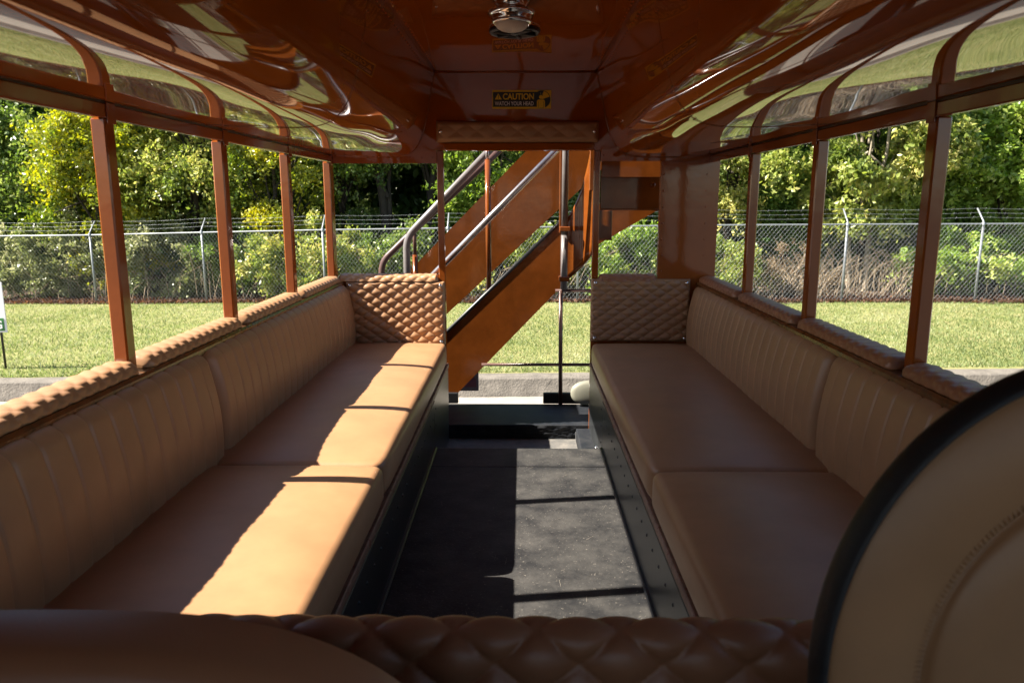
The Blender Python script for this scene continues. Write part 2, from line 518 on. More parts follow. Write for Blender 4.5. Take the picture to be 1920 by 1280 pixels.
def clump_points(r, centre, rad, nclump, per, flat=0.8):
    """sprays: clumps spread over an ellipsoid's shell and inside, each a burst of leafy twigs"""
    cs = r.normal(0, 1, (nclump, 3)); cs /= np.linalg.norm(cs, axis=1, keepdims=True)
    outward = cs.copy()
    cs *= (r.uniform(0.2, 1.0, nclump) ** 0.55)[:, None]
    cs = np.array(centre) + cs * np.array(rad)
    out = []; tone = []
    for c, od in zip(cs, outward):
        rc = r.uniform(0.42, 0.85) * min(rad) * 0.8
        ntw = max(5, per // 26)
        d = r.normal(0, 1, (ntw, 3)) * np.array([1, 1, .75]) + od * 0.75 + np.array([0, 0, 0.15])
        d /= np.linalg.norm(d, axis=1, keepdims=True)
        L = rc * r.uniform(0.45, 1.35, ntw)
        tw = r.integers(0, ntw, per)
        t = r.uniform(0.12, 1.0, per) ** 0.8
        p = c + d[tw] * (L[tw] * t)[:, None]
        p[:, 2] -= 0.28 * L[tw] * t ** 2
        p += r.normal(0, 0.05 + 0.03 * rc, (per, 3))
        out.append(p)
        tone.append(np.full(per, r.normal(0, 0.16)) + r.normal(0, 0.10, ntw)[tw])
    return np.concatenate(out), cs, np.concatenate(tone)

def limb(mb, a, b, r0, r1, r, wob=0.12, n=6):
    a, b = np.array(a, float), np.array(b, float)
    L = np.linalg.norm(b - a)
    pts = []
    off = r.normal(0, wob * L / n, 3) * 0
    for k in range(n + 1):
        t = k / n
        if 0 < k < n: off = off + r.normal(0, wob * L / n, 3)
        else: off = off * (0 if k == 0 else 1)
        pts.append(tuple(a + (b - a) * t + off * math.sin(PI * t) * 1.0))
    mb.tube(pts, [r0 + (r1 - r0) * k / n for k in range(n + 1)], 7, caps=False)

def tree(name, label, x, y, top, rad, kind, size, seed, bark=None, nclump=34, per=330, dens=2.7, base_z=None, tr=0.11, cat='tree', group='trees behind the fence', lean=(0, 0), low=None, trunks=1, vs=0.25):
    r = np.random.default_rng(seed)
    gz = float(ground_z(np.array(x), np.array(y)))
    root = thing(name, label, cat, group)
    rx, ry, rz = rad
    if low is None and tr < 0.125: low = -1.0
    if low is not None:
        nclump = int(nclump * max(1.0, (top - low) / 2 / rz)); rz = (top - low) / 2; rad = (rx * 1.1, ry, rz)
    cz = top - rz
    P, cs, tone = clump_points(r, (x + lean[0], y + lean[1], cz), rad, int(nclump * 1.25), int(per * dens))
    mb = MB()
    for k in range(trunks):
        fx = x + (k - (trunks - 1) / 2) * 0.35
        limb(mb, (fx, y, gz - 0.1), (x + lean[0] * .9 + (k - (trunks - 1) / 2) * 0.8, y + lean[1] * .9, cz + rz * 0.5), tr, tr * 0.25, r, 0.10, 9)
    for c in cs[: min(16, len(cs))]:
        t = r.uniform(0.25, 0.8)
        st = np.array([x, y, gz]) * (1 - t) + np.array([x + lean[0], y + lean[1], cz + rz * .4]) * t
        limb(mb, st, c, tr * 0.38, tr * 0.08, r, 0.16, 5)
    mb.build('trunk', bark or M_bark_dark, root, recalc=False)
    leaves_mesh('crown', P, size * 0.68, M_leaf[kind], root, seed + 1, var0=0.5 + tone, vspread=vs * .7)
    base_at(root, (x, y, gz))
    return root

# (front row, left to right; every one its own crown)
tree('yellow_tree', 'bright yellow-green leaved tree behind the fence at the far left', -10.6, 18.9, 2.5, (1.5, 1.2, 2.3), 'yellow', 0.105, 11, nclump=30, per=300)
tree('dark_green_tree', 'dark glossy green tree rising behind the yellow tree at far left', -12.6, 21.0, 5.4, (2.4, 1.5, 4.0), 'green', 0.115, 12, nclump=60, per=330)
tree('leafy_tree', 'mixed green tree seen between the first and second left window posts', -8.4, 19.2, 4.0, (1.7, 1.3, 3.0), 'pale', 0.10, 13, nclump=40, per=320, vs=0.3)
tree('dark_green_tree', 'deep green tree behind the second left window post', -7.0, 21.0, 5.6, (2.0, 1.5, 3.9), 'green', 0.11, 14, nclump=50, per=330)
tree('yellow_tree', 'yellow-tinged small tree left of the third left window post', -5.95, 18.3, 2.1, (1.0, 0.9, 2.2), 'yellow', 0.09, 15, nclump=22, per=260)
tree('leafy_tree', 'light green tree just left of the door frame beyond the stair rails', -4.6, 19.6, 4.6, (1.3, 1.1, 2.6), 'green', 0.10, 16, nclump=32, per=260)
tree('bare_trunk_tree', 'dark leaning trunk under a high thin crown seen left of the doorway', -3.15, 19.0, 5.5, (1.2, 1.1, 2.3), 'green', 0.10, 17, nclump=22, per=230, tr=0.16, lean=(-0.55, 0))
tree('bare_trunk_tree', 'upright dark trunk close beside the leaning trunk', -2.35, 19.7, 5.8, (1.0, 1.0, 2.4), 'green', 0.10, 18, nclump=20, per=230, tr=0.13, lean=(0.1, 0))
tree('leafy_tree', 'light green tree behind the stair handrails in the doorway', -0.75, 18.6, 4.4, (1.4, 1.1, 3.0), 'bright', 0.10, 19, nclump=34, per=280)
tree('dark_green_tree', 'shaded green tree behind the stairs at the right of the doorway', 2.0, 20.0, 5.2, (2.0, 1.3, 3.6), 'green', 0.11, 20, nclump=46, per=300)
tree('leafy_tree', 'mixed green tree right of the solid brown rear panel', 5.0, 18.4, 3.4, (1.2, 1.0, 2.7), 'pale', 0.10, 21, nclump=34, per=290)
tree('cedar_tree', 'feathery green cedar between the first two right window posts', 6.55, 18.8, 4.4, (1.2, 1.0, 3.3), 'cedar', 0.075, 22, nclump=52, per=420)
tree('pale_tree', 'pale-trunked young tree with yellowing leaves behind the right fence', 7.75, 17.3, 3.9, (1.75, 1.0, 2.6), 'pale', 0.125, 23, bark=M_bark_pale, nclump=40, per=230, tr=0.075, trunks=2)
tree('bright_tree', 'broad bright green tree filling the nearest right window', 11.4, 18.0, 4.6, (2.1, 1.3, 3.4), 'bright', 0.125, 24, nclump=62, per=330)
tree('dark_green_tree', 'dark green tree behind the pale-trunked young tree', 9.2, 20.6, 5.8, (2.0, 1.4, 4.2), 'green', 0.12, 25, nclump=52, per=320)
tree('dark_green_tree', 'dark tree at the far right edge beyond the bright tree', 13.8, 20.6, 6.0, (2.1, 1.4, 4.2), 'dark', 0.12, 26, nclump=46, per=300, tr=0.18)

def shrub(label, x, y, top, rad, kind, size, seed, nclump=16, per=300, stems=10, name='shrub', vs=0.3):
    top += 0.35; rad = (rad[0] * 1.25, rad[1] * 1.3); nclump = int(nclump * 1.6); size *= 0.85
    r = np.random.default_rng(seed)
    gz = float(ground_z(np.array(x), np.array(y)))
    root = thing(name, label, 'shrub', 'undergrowth shrubs along the fence')
    cz = gz + (top - gz) * 0.48
    P, cs, tone = clump_points(r, (x, y, cz), (rad[0], rad[1], (top - gz) * 0.5), nclump, per, 0.9)
    P[:, 2] = np.maximum(P[:, 2], gz + 0.02)
    mb = MB()
    for k in range(stems):
        c = cs[k % len(cs)]
        limb(mb, (x + r.normal(0, rad[0] * .3), y + r.normal(0, .1), gz - .03), c + r.normal(0, .15, 3), 0.014, 0.005, r, 0.3, 6)
    mb.build('stem', M_twig, root, recalc=False)
    leaves_mesh('foliage', P, size, M_leaf[kind], root, seed + 1, var0=0.5 + tone, vspread=vs * .7)
    base_at(root, (x, y, gz))
    return root
shrub('tall mound of pale silvery vines behind the fence at far left', -11.6, 18.9, -0.75, (1.7, 0.7), 'vine', 0.085, 41, 30, 330)
shrub('yellow bush above the vine mound near the leftmost fence post', -10.0, 18.9, -0.3, (0.9, 0.6), 'yellow', 0.08, 42, 14, 220)
shrub('pale vine-covered bush right of the leftmost fence post', -8.9, 18.2, -0.9, (1.1, 0.6), 'vine', 0.08, 43, 20, 300)
shrub('dark low bush between the two left fence posts', -6.9, 18.0, -0.9, (1.0, 0.6), 'green', 0.075, 44, 18, 260)
shrub('yellow-green bush right of the second left window post', -5.3, 17.4, -0.75, (0.95, 0.6), 'pale', 0.08, 45, 18, 280)
shrub('pale tangled bush beside the third left fence post', -3.9, 17.2, -1.0, (0.9, 0.5), 'pale', 0.075, 46, 16, 280)
shrub('dark bush behind the fence left of the handrail ends', -2.6, 17.4, -0.9, (0.9, 0.6), 'green', 0.08, 47, 16, 260)
shrub('light green bush under the stairs seen through the doorway gap', 0.1, 16.9, -0.95, (1.1, 0.5), 'pale', 0.08, 48, 18, 280)
shrub('light green bush behind the fence in the small rear opening', 2.4, 16.8, -0.75, (1.1, 0.5), 'bright', 0.08, 49, 20, 280)
shrub('yellowing low bush right of the solid rear panel', 4.5, 16.6, -1.25, (0.9, 0.5), 'pale', 0.075, 50, 16, 260)
shrub('dry thin bush between the first two right window posts', 6.0, 16.5, -1.3, (0.8, 0.5), 'dry', 0.05, 51, 12, 150, 40)
shrub('green bush at the foot of the fence right of the pale trunk', 9.5, 16.6, -0.9, (1.1, 0.6), 'bright', 0.09, 52, 20, 260)
shrub('low dark green bush at the far right end of the fence', 12.2, 16.5, -0.85, (1.3, 0.6), 'green', 0.09, 53, 22, 260)

# dry stems and twigs tangled along the fence foot
mb = MB()
r = np.random.default_rng(60)
for k in range(560):
    x = r.uniform(-13.5, 13.5)
    if r.random() < 0.4: x = r.uniform(4.5, 8.8)
    y = float(fence_y(x)) + r.uniform(0.25, 1.3)
    gz = float(ground_z(np.array(x), np.array(y)))
    h = r.uniform(0.4, 1.25)
    d = r.normal(0, 0.5, 2) * h
    mb.tube([(x, y, gz - .02), (x + d[0] * .4, y + d[1] * .2, gz + h * .6), (x + d[0] * 1.3, y + d[1] * .5, gz + h * r.uniform(0.7, 1.0))], [0.009, 0.006, 0.003], 3, caps=False)
o = mb.build('dry_brush', M_twig, None, recalc=False)
o['kind'] = 'stuff'; tag(o, 'tangled dry stems and twigs behind the foot of the fence', 'brush')
# the strip of soil and fallen leaves under the fence
xs2 = np.linspace(-24, 22, 90)
P = np.stack([np.stack([xs2, fence_y(xs2) - 0.10 + 0.08 * np.sin(xs2 * 3.1) + 0.05 * np.sin(xs2 * 7.7), fence_z(xs2) + 0.010], -1),
              np.stack([xs2, fence_y(xs2) + 7.0, fence_z(xs2) + 0.012], -1)], 1)
o = surf('soil_strip', P, M_soil); o['kind'] = 'structure'
r = np.random.default_rng(61)
n = 16000
x = r.uniform(-14, 13.5, n); y = fence_y(x) + r.exponential(0.5, n) - 0.12
C = np.stack([x, y, ground_z(x, y) + r.uniform(0.012, 0.06, n)], -1)
o = leaves_mesh('fallen_leaves', C, 0.06, M_leaf['litter'], None, 62)
o['kind'] = 'stuff'; tag(o, 'reddish brown fallen leaves along the foot of the fence', 'leaves')
# the wood behind, one dark mass
Ps = []
r = np.random.default_rng(70)
for k in range(380):
    cx = r.uniform(-42, 40); cyy = r.uniform(21.5, 26)
    cz = r.uniform(-1.6, 7.0)
    q = r.normal(0, 1, (420, 3)); q /= np.linalg.norm(q, axis=1, keepdims=True)
    q *= (r.uniform(0.2, 1.0, 420) ** 0.5)[:, None] * r.uniform(0.8, 1.5)
    Ps.append(q + np.array([cx, cyy, cz]))
# a continuous under-layer so that no sky shows through
n = 260000
Ps.append(np.stack([r.uniform(-44, 42, n), r.uniform(24, 27.5, n), r.uniform(-2.5, 8.5, n)], -1))
o = leaves_mesh('woodland', np.concatenate(Ps), 0.23, M_leaf['dark'], None, 71)
o['kind'] = 'stuff'; tag(o, 'dense dark woodland mass behind the nearer trees', 'woodland')

# ---------------------------------------------------------------- fence
fence = thing('chain_link_fence', 'galvanised chain-link fence topped with three strands of barbed wire', 'fence')
HF = 1.6
for (x, y, z) in FENCE:
    p = MB().tube([(x, y, z - .2), (x, y, z + HF + .02)], 0.026, 10).build('post', M_galv, fence)
    MB().tube([(x, y, z + HF - .0), (x, y, z + HF + .05), (x + 0.0, y + .26, z + HF + .31)], 0.018, 8).build('arm', M_galv, p)
    MB().lathe([(0.036, -.03), (0.036, .03), (0.0, .05)], (x, y, z + HF), 10).build('cap', M_galv, p)
MB().tube([(x, y, z + HF - .0) for x, y, z in FENCE], 0.018, 8).build('top_rail', M_galv, fence)
for k in range(3):
    t = (k + 1) / 3
    mb = MB()
    pts = []
    for i in range(len(FENCE) - 1):
        a, b = FENCE[i], FENCE[i + 1]
        for q in range(8):
            f = q / 8
            p = a + (b - a) * f
            pts.append((p[0], p[1] + .26 * t, p[2] + HF + .05 + .26 * t - 0.03 * math.sin(PI * f)))
    mb.tube(pts, 0.0026, 4, caps=False)
    r = np.random.default_rng(80 + k)
    for p, q in zip(pts[:-1], pts[1:]):
        for j in range(1):
            f = (j + .5)
            c = [p[i] + (q[i] - p[i]) * f for i in range(3)]
            mb.tube([(c[0] - .012, c[1], c[2] - .022), (c[0] + .012, c[1], c[2] + .022)], 0.002, 3, caps=False)
    mb.build('barbed_wire', M_galv, fence, recalc=False)
mb = MB()
DX = 0.085
slope = 1.28
x = -22.9
while x < 18.8:
    for sg in (1, -1):
        L = HF / slope
        xa, xb = (x, x + L) if sg > 0 else (x + L, x)
        ya, yb = float(fence_y(xa)), float(fence_y(xb))
        za, zb = float(fence_z(xa)) + .03, float(fence_z(xb)) + HF
        o_ = 0.006 * sg - 0.03
        mb.tube([(xa, ya + o_, za), (xb, yb + o_, zb)], 0.0019, 3, caps=False)
    x += DX
o = mb.build('chain_link_mesh', M_mesh, fence, recalc=False)
o['kind'] = 'stuff'

# the small green-and-white sign on its stake
sg = thing('yard_sign', 'white and green yard sign on a dark stake at the left edge', 'sign')
box('sign_board', M_white, sg, -7.50, -6.755, 9.58, 9.592, -1.71, -1.05, 0.003)
box('green_band', M_green, sg, -7.47, -6.785, 9.572, 9.5785, -1.685, -1.52)
def bake_text(o):
    bpy.context.view_layer.update()
    dg = bpy.context.evaluated_depsgraph_get()
    me = bpy.data.meshes.new_from_object(o.evaluated_get(dg))
    n = link('lettering', me, o.parent)
    n.location, n.rotation_euler, n.scale = o.location, o.rotation_euler, o.scale
    bpy.data.objects.remove(o)
    n.name = 'lettering'
    return n
tx = bpy.data.curves.new('lettering', 'FONT'); tx.body = 'G'; tx.size = 0.15; tx.align_x = 'RIGHT'; tx.extrude = 0.001; tx.offset = 0.004
to = link('lettering', tx, sg); tx.materials.append(M_white); to.location = (-6.80, 9.569, -1.655); to.rotation_euler = (PI / 2, 0, 0)
bake_text(to)
MB().tube([(-6.86, 9.61, -1.25), (-6.86, 9.61, -2.25)], 0.015, 8).build('stake', M_black, sg)
sg.rotation_euler = (0, R(0), 0)

# ---------------------------------------------------------------- the bus body
XL, XR = -0.984, 0.966          # inner faces of the window posts
YB = 3.96                       # bulkhead, face towards the seats
Y0 = -1.3                       # front end, behind the camera
ZF = -1.128                     # floor
CX = (XL + XR) / 2
bus = thing('double_decker_bus', 'open-sided brown enamelled bus interior with raised glossy ceiling', 'bus')

# floor and steps
def floor_sheet():
    box('floor', M_floor, bus, -0.99, 0.97, Y0, 3.30, ZF - .05, ZF)
    box('floor_nosing', M_black_metal, bus, -0.40, 0.374, 3.3005, 3.318, ZF - .06, ZF - .004, 0.003)
    box('floor_joint_strip', M_black, bus, -0.395, 0.37, 3.06, 3.064, ZF - .001, ZF + .002)
    r = np.random.default_rng(95)
    mb = MB()
    for k in range(26):
        x_, y_ = r.uniform(-0.33, 0.34), r.uniform(1.3, 3.2)
        a_ = r.uniform(0, PI); l_ = r.uniform(.01, .05); w_ = r.uniform(.0003, .0007)
        dx_, dy_ = math.cos(a_) * l_, math.sin(a_) * l_
        nx_, ny_ = -math.sin(a_) * w_, math.cos(a_) * w_
        mb.add([(x_ - nx_, y_ - ny_, ZF + .0012), (x_ + dx_ - nx_, y_ + dy_ - ny_, ZF + .0012), (x_ + dx_ + nx_, y_ + dy_ + ny_, ZF + .0012), (x_ + nx_, y_ + ny_, ZF + .0012)], [(0, 1, 2, 3)])
    for k in range(160):
        x_, y_ = r.uniform(-0.36, 0.36), r.uniform(1.2, 3.28)
        w_ = r.uniform(.0008, .0022); a_ = r.uniform(0, 6)
        mb.add([(x_ + w_ * math.cos(a_ + t), y_ + w_ * math.sin(a_ + t) * r.uniform(.5, 1), ZF + .0014) for t in (0, 1.3, 2.6, 3.9, 5.2)], [(0, 1, 2, 3, 4)])
    o = mb.build('scuffs_and_crumbs', mat('pale_dust', (0.17, 0.15, 0.125), 0.9), bus); o['kind'] = 'stuff'
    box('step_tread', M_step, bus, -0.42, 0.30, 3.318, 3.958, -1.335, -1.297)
    box('step_block', M_platform, bus, 0.302, 0.42, 3.319, 3.957, -1.335, -1.235, 0.004)
    # rough riser in front of the platform
    nx, nz = 80, 14
    xx = np.linspace(-0.98, 0.30, nx); zz = np.linspace(-1.30, -1.222, nz)
    A, B = np.meshgrid(xx, zz, indexing='ij')
    r = np.random.default_rng(90)
    Pp = np.stack([A, 3.962 + r.normal(0, .0025, A.shape), B], -1)
    surf('step_riser', Pp, M_platform, bus)
    box('platform', M_platform, bus, -0.98, 0.97, 3.975, 4.41, -1.26, -1.222, 0.003)
    box('platform_edge_block', M_black, bus, -0.98, -0.385, 4.40, 4.43, -1.219, -1.152, 0.004)
    box('platform_edge_block', M_black, bus, 0.133, 0.97, 4.40, 4.43, -1.219, -1.152, 0.004)
floor_sheet()

# window posts, rails, sills
POST_L = [3.915 - .70 * k for k in range(6, -1, -1)]
POST_R = [1.80 - .70 * 3, 1.80 - .70 * 2, 1.80 - .70, 1.815, 2.525, 3.235]
PW = 0.042
ZR0, ZR1 = 0.190, 0.224
ZS = -0.425
for y in POST_L:
    box('window_post', M_paint, bus, XL - 0.037, XL, y, y + PW, ZS - .02, ZR0 + .001, 0.004)
for y in POST_R:
    box('window_post', M_paint, bus, XR, XR + 0.037, y, y + PW, ZS - .02, ZR0 + .001, 0.004)
for y in POST_L[2:]:
    box('post_bracket', M_paint, bus, XL + .0032, XL + .0065, y + .002, y + PW - .002, ZR0 - .012, ZR1 + .002, 0.001)
for y in POST_R[2:]:
    box('post_bracket', M_paint, bus, XR - .0065, XR - .0032, y + .002, y + PW - .002, ZR0 - .012, ZR1 + .002, 0.001)
for (xa, xb) in ((XL - 0.02, XL + .003), (XR - .003, XR + 0.02)):
    box('top_rail', M_paint, bus, xa, xb, Y0, YB, ZR0, ZR1, 0.003)
    box('rail_gap_strip', M_black, bus, xa + .006, xb - .003, Y0, YB - .002, ZR1 - .0005, ZR1 + .003)
for (xa, xb) in ((XL - 0.10, XL + .044), (XR - .044, XR + 0.10)):
    box('sill_rail', M_sill, bus, xa, xb, Y0, YB - .004, ZS - .030, ZS, 0.007)
for (xa, xb) in ((XL - 0.098, XL - .075), (XR + .075, XR + 0.098)):
    box('side_panel', M_paint, bus, xa, xb, Y0, YB, -1.75, ZS - .034)
for (xa, xb) in ((XL - 0.074, XL + .010), (XR - .010, XR + 0.074)):
    box('inner_side_panel', M_black_metal, bus, xa, xb, Y0, YB, ZF, ZS - .034)
# weld bumps where rail meets posts are too small to pick out one by one
# rear bulkhead plates
def bk(x0, x1, z0, z1, name='bulkhead_panel', y0=YB, y1=YB + .03, m=None, bev=0.0):
    return box(name, m or M_paint, bus, x0, x1, y0, y1, z0, z1, bev)
TL, TR, ZT = -0.44, 0.375, 0.636
bk(-1.03, 1.02, 0.2515, 0.72, 'bulkhead_header', m=M_ceiling)
bk(-1.03, -0.4405, 0.186, 0.251, m=M_ceiling)
bk(0.4055, 1.02, 0.197, 0.251, m=M_ceiling)
bk(-0.44, -0.406, -1.33, 0.251, 'door_post', YB, YB + .032, None, 0.003)
bk(0.372, 0.405, -1.33, 0.251, 'door_post', YB, YB + .032, None, 0.003)
bk(-0.4055, 0.3715, 0.2495, 0.287, 'door_lintel', YB - .012, YB + .04, M_ceiling, 0.004)
bk(-1.03, -0.986, ZS - .02, 0.186, 'corner_post')
bk(0.718, 1.02, ZS - .02, 0.197, 'corner_panel', YB - .004, YB + .03)
bk(-1.03, -0.4405, -1.33, -0.425)
bk(0.4055, 1.02, -1.33, -0.425)
mb = MB()
for k in range(7):
    mb.dome((0.955, YB - .004, 0.13 - k * .083), 0.004, -.003, 'y')
    mb.dome((0.735, YB - .004, 0.13 - k * .083), 0.006, -.004, 'y')
for k in range(10):
    mb.dome((0.42 + k * .057, YB, 0.225), 0.0045, -.003, 'y')
    mb.dome((-0.46 - k * .057, YB, 0.215), 0.0045, -.003, 'y')
for k in range(9):
    mb.dome((0.389, YB, 0.2 - k * .075), 0.004, -.003, 'y')
o = mb.build('bulkhead_rivets', M_paint, bus, recalc=False); o['kind'] = 'stuff'

# ceiling: side coves and the raised middle, in three lengths with seams between
prof_l = [(XL, 0.2275), (-0.95, 0.2250), (-0.90, 0.2220), (-0.84, 0.2190), (-0.78, 0.217), (-0.72, 0.216), (-0.67, 0.217), (-0.63, 0.220), (-0.60, 0.226), (-0.575, 0.238),
          (-0.553, 0.256), (-0.533, 0.282), (-0.516, 0.315), (-0.502, 0.355), (-0.490, 0.40), (-0.477, 0.46), (-0.463, 0.54), (TL - .002, ZT - .004)]
def smooth_prof(p, n):
    p = np.array(p); s = np.concatenate([[0], np.cumsum(np.linalg.norm(np.diff(p, axis=0), axis=1))])
    u = np.linspace(0, s[-1], n)
    q = np.stack([np.interp(u, s, p[:, 0]), np.interp(u, s, p[:, 1])], -1)
    for _ in range(6):
        q[1:-1] = 0.25 * q[:-2] + 0.5 * q[1:-1] + 0.25 * q[2:]
    return q
PL = smooth_prof(prof_l, 90)
segs = [(Y0, 0.62), (0.6215, 2.349), (2.3505, YB - .001)]
def wob(x, y, s):
    return 0.0016 * np.sin(y * 5.1 + s) * np.sin(x * 6 + 1.3 * s) + 0.0011 * np.sin(y * 9.3 + 2.1 * s + x * 5) + 0.0009 * np.sin(x * 15 + y * 3 + s)
for k, (ya, yb) in enumerate(segs):
    ny = max(12, int((yb - ya) / .03))
    ys = np.linspace(ya, yb, ny)
    for side in (0, 1):
        q = PL.copy()
        if side: q[:, 0] = 2 * CX - q[:, 0] - 0.0 ; q[:, 0] = np.interp(q[:, 0], [2 * CX - TL, XR], [TR, XR])
        A = np.repeat(q[:, None, :], ny, 1)
        Yy = np.repeat(ys[None, :], len(q), 0)
        e = np.minimum(np.arange(len(q)), 20)[:, None] / 20 * np.minimum(1, (len(q) - 1 - np.arange(len(q))) / 62)[:, None] ** 1.5
        # each sheet bows slightly between its fixings
        d = wob(A[..., 0], Yy, 1.0 + side * 5) * e
        P = np.stack([A[..., 0] + (d * .6 if side else -d * .6), Yy, A[..., 1] + d], -1)
        surf('ceiling_cove', P[:, ::-1] if side else P, M_ceiling, bus)
    xs_ = np.linspace(TL, TR, 40)
    A, B = np.meshgrid(xs_, ys, indexing='ij')
    surf('ceiling_centre', np.stack([A, B, ZT + wob(A, B, 9) * .8], -1), M_ceiling, bus)
for side in (0, 1):
    q = PL.copy()
    if side: q[:, 0] = np.interp(2 * CX - q[:, 0], [2 * CX - TL, XR], [TR, XR])
    MB().tube([(p[0], 2.3498, p[1] - .0008) for p in q[2:]], 0.0009, 5).build('ceiling_seam', M_sill, bus)
    MB().tube([(p[0], YB - .004, p[1]) for p in q[2:]], 0.004, 6).build('ceiling_bead', M_paint, bus)
    mb = MB()
    for i in range(8, len(q) - 4, 9):
        for dy in (-.012, .012):
            mb.dome((q[i][0], 2.35 + dy, q[i][1]), 0.003, -.0025, 'z', 6)
    o = mb.build('seam_rivets', M_paint, bus, recalc=False); o['kind'] = 'stuff'
mb = MB()
for sgn, xe in ((1, TL), (-1, TR)):
    for k in range(60):
        y = 1.0 + k * .05
        mb.dome((xe - sgn * .008, y, ZT - .035), 0.0035, sgn * .003, 'x', 6)
        mb.dome((xe + sgn * .014, y, ZT), 0.0035, -.003, 'z', 6)
o = mb.build('ceiling_rivets', M_paint, bus, recalc=False); o['kind'] = 'stuff'
for xe in (TL, TR):
    MB().tube([(xe, Y0, ZT - .002), (xe, YB - .002, ZT - .002)], 0.004, 6).build('ceiling_bead', M_paint, bus)
mb = MB()
xs_ = np.linspace(TL, TR, 10)
MB().tube([(TL, YB - .003, ZT - .002), (TR, YB - .003, ZT - .002)], 0.004, 6).build('ceiling_bead', M_paint, bus)
# roof deck above the ceiling
box('upper_deck', M_paint, bus, -1.03, 1.02, Y0, YB + .03, 0.722, 0.80)
box('roof_side', M_paint, bus, -1.032, -1.022, Y0, YB + .03, 0.2245, 0.721)
box('roof_side', M_paint, bus, 1.010, 1.022, Y0, YB + .03, 0.2245, 0.721)
box('upper_deck_side', M_paint, bus, -1.03, -1.0, Y0, YB + .03, 0.801, 1.7)
box('upper_deck_side', M_paint, bus, 0.99, 1.02, Y0, YB + .03, 0.801, 1.7)
# front end behind the camera
box('front_panel', M_paint, bus, -1.03, 1.02, Y0 - .03, Y0 - .001, -1.75, -0.60)
box('front_header', M_paint, bus, -1.03, 1.02, Y0 - .03, Y0 - .001, 0.30, 0.72)
for xx in (-1.03, -0.03, 0.98):
    box('windscreen_post', M_paint, bus, xx, xx + .04, Y0 - .03, Y0 - .001, -0.599, 0.299)
# partition behind the front seats, with its padded top below
box('partition', M_paint, bus, -0.99, 0.97, 0.90, 0.925, ZF, -0.60)
box('cab_sun_blocker', M_paint, bus, XL - .085, XL - .055, -0.6, 1.12, ZS + .002, 0.30)  # unseen panel added to keep direct sun off the left front seat
box('platform_shade_box', M_stair, bus, -0.97, -0.47, YB + .034, 4.30, -1.221, -0.44, 0.003)  # hidden box added behind the bulkhead so the platform falls in shade
bus.location = (0, 0, 0)

# ---------------------------------------------------------------- quilted pads
def quilt_h(u, v, wu, wv):
    a = u / wu + v / wv; b = u / wu - v / wv
    s_ = np.abs(np.sin(PI * a)); t_ = np.abs(np.sin(PI * b))
    return (s_ * t_) ** 0.6

def flat_pad(name, label, x0, x1, z0, z1, y, thick, m, wu, wv, hq, group=None, screws=True, cat='pad', off=(0, 0), pin=.014):
    """quilted panel standing in an x-z plane, its face towards -y"""
    nx = max(24, int((x1 - x0) / wu * 20)); nz = max(16, int((z1 - z0) / wv * 20))
    A, B = np.meshgrid(np.linspace(x0, x1, nx), np.linspace(z0, z1, nz), indexing='ij')
    e = np.minimum(np.minimum(A - x0, x1 - A), np.minimum(B - z0, z1 - B))
    ramp = np.clip(e / (thick * 0.9), 0, 1)
    ed = np.sqrt(np.clip(1 - (1 - ramp) ** 2, 0, 1))
    H = thick * ed + hq * (quilt_h(A - x0 + off[0], B - z0 + off[1], wu, wv) - 0.6) * np.clip(e / .014, 0, 1)
    P = np.stack([A, y - H, B], -1)
    root = thing(name, label, cat, group)
    surf('quilted_cover', P[:, ::-1], m, root)
    box('backing_board', M_black, root, x0 + .002, x1 - .002, y + .0005, y + .004, z0 + .002, z1 - .002)
    if screws:
        pts = [(x0 + .022, z0 + .02), (x0 + .022, z1 - .02), (x1 - .022, z0 + .02), (x1 - .022, z1 - .02)] if screws == 4 else [(x0 + .024, (z0 + z1) / 2), (x1 - .024, (z0 + z1) / 2)]
        for (sx, sz) in pts:
            MB().lathe([(0.0, -.005), (0.004, -.0045), (0.008, -.002), (0.009, 0.001)], (sx, y - thick - .002, sz), 12, 'y').build('screw', M_chrome, root)
    base_at(root, ((x0 + x1) / 2, y, z0))
    return root

flat_pad('quilted_end_panel', 'diamond-quilted tan panel at the far end of the left bench, half sunlit', -0.935, -0.409, -0.768, -0.425, YB - .006, 0.020, M_leather, 0.080, 0.052, 0.0105, 'quilted end panels', 4)
flat_pad('quilted_end_panel', 'diamond-quilted tan panel at the far end of the right bench, in shade', 0.368, 0.893, -0.745, -0.410, YB - .006, 0.020, M_leather, 0.080, 0.052, 0.0105, 'quilted end panels', 4)
flat_pad('header_pad', 'long quilted tan pad screwed above the rear doorway', -0.44, 0.392, 0.289, 0.396, YB - .001, 0.030, M_leather, 0.105, 0.074, 0.0045, None, 2, off=(0.0, 0.02))

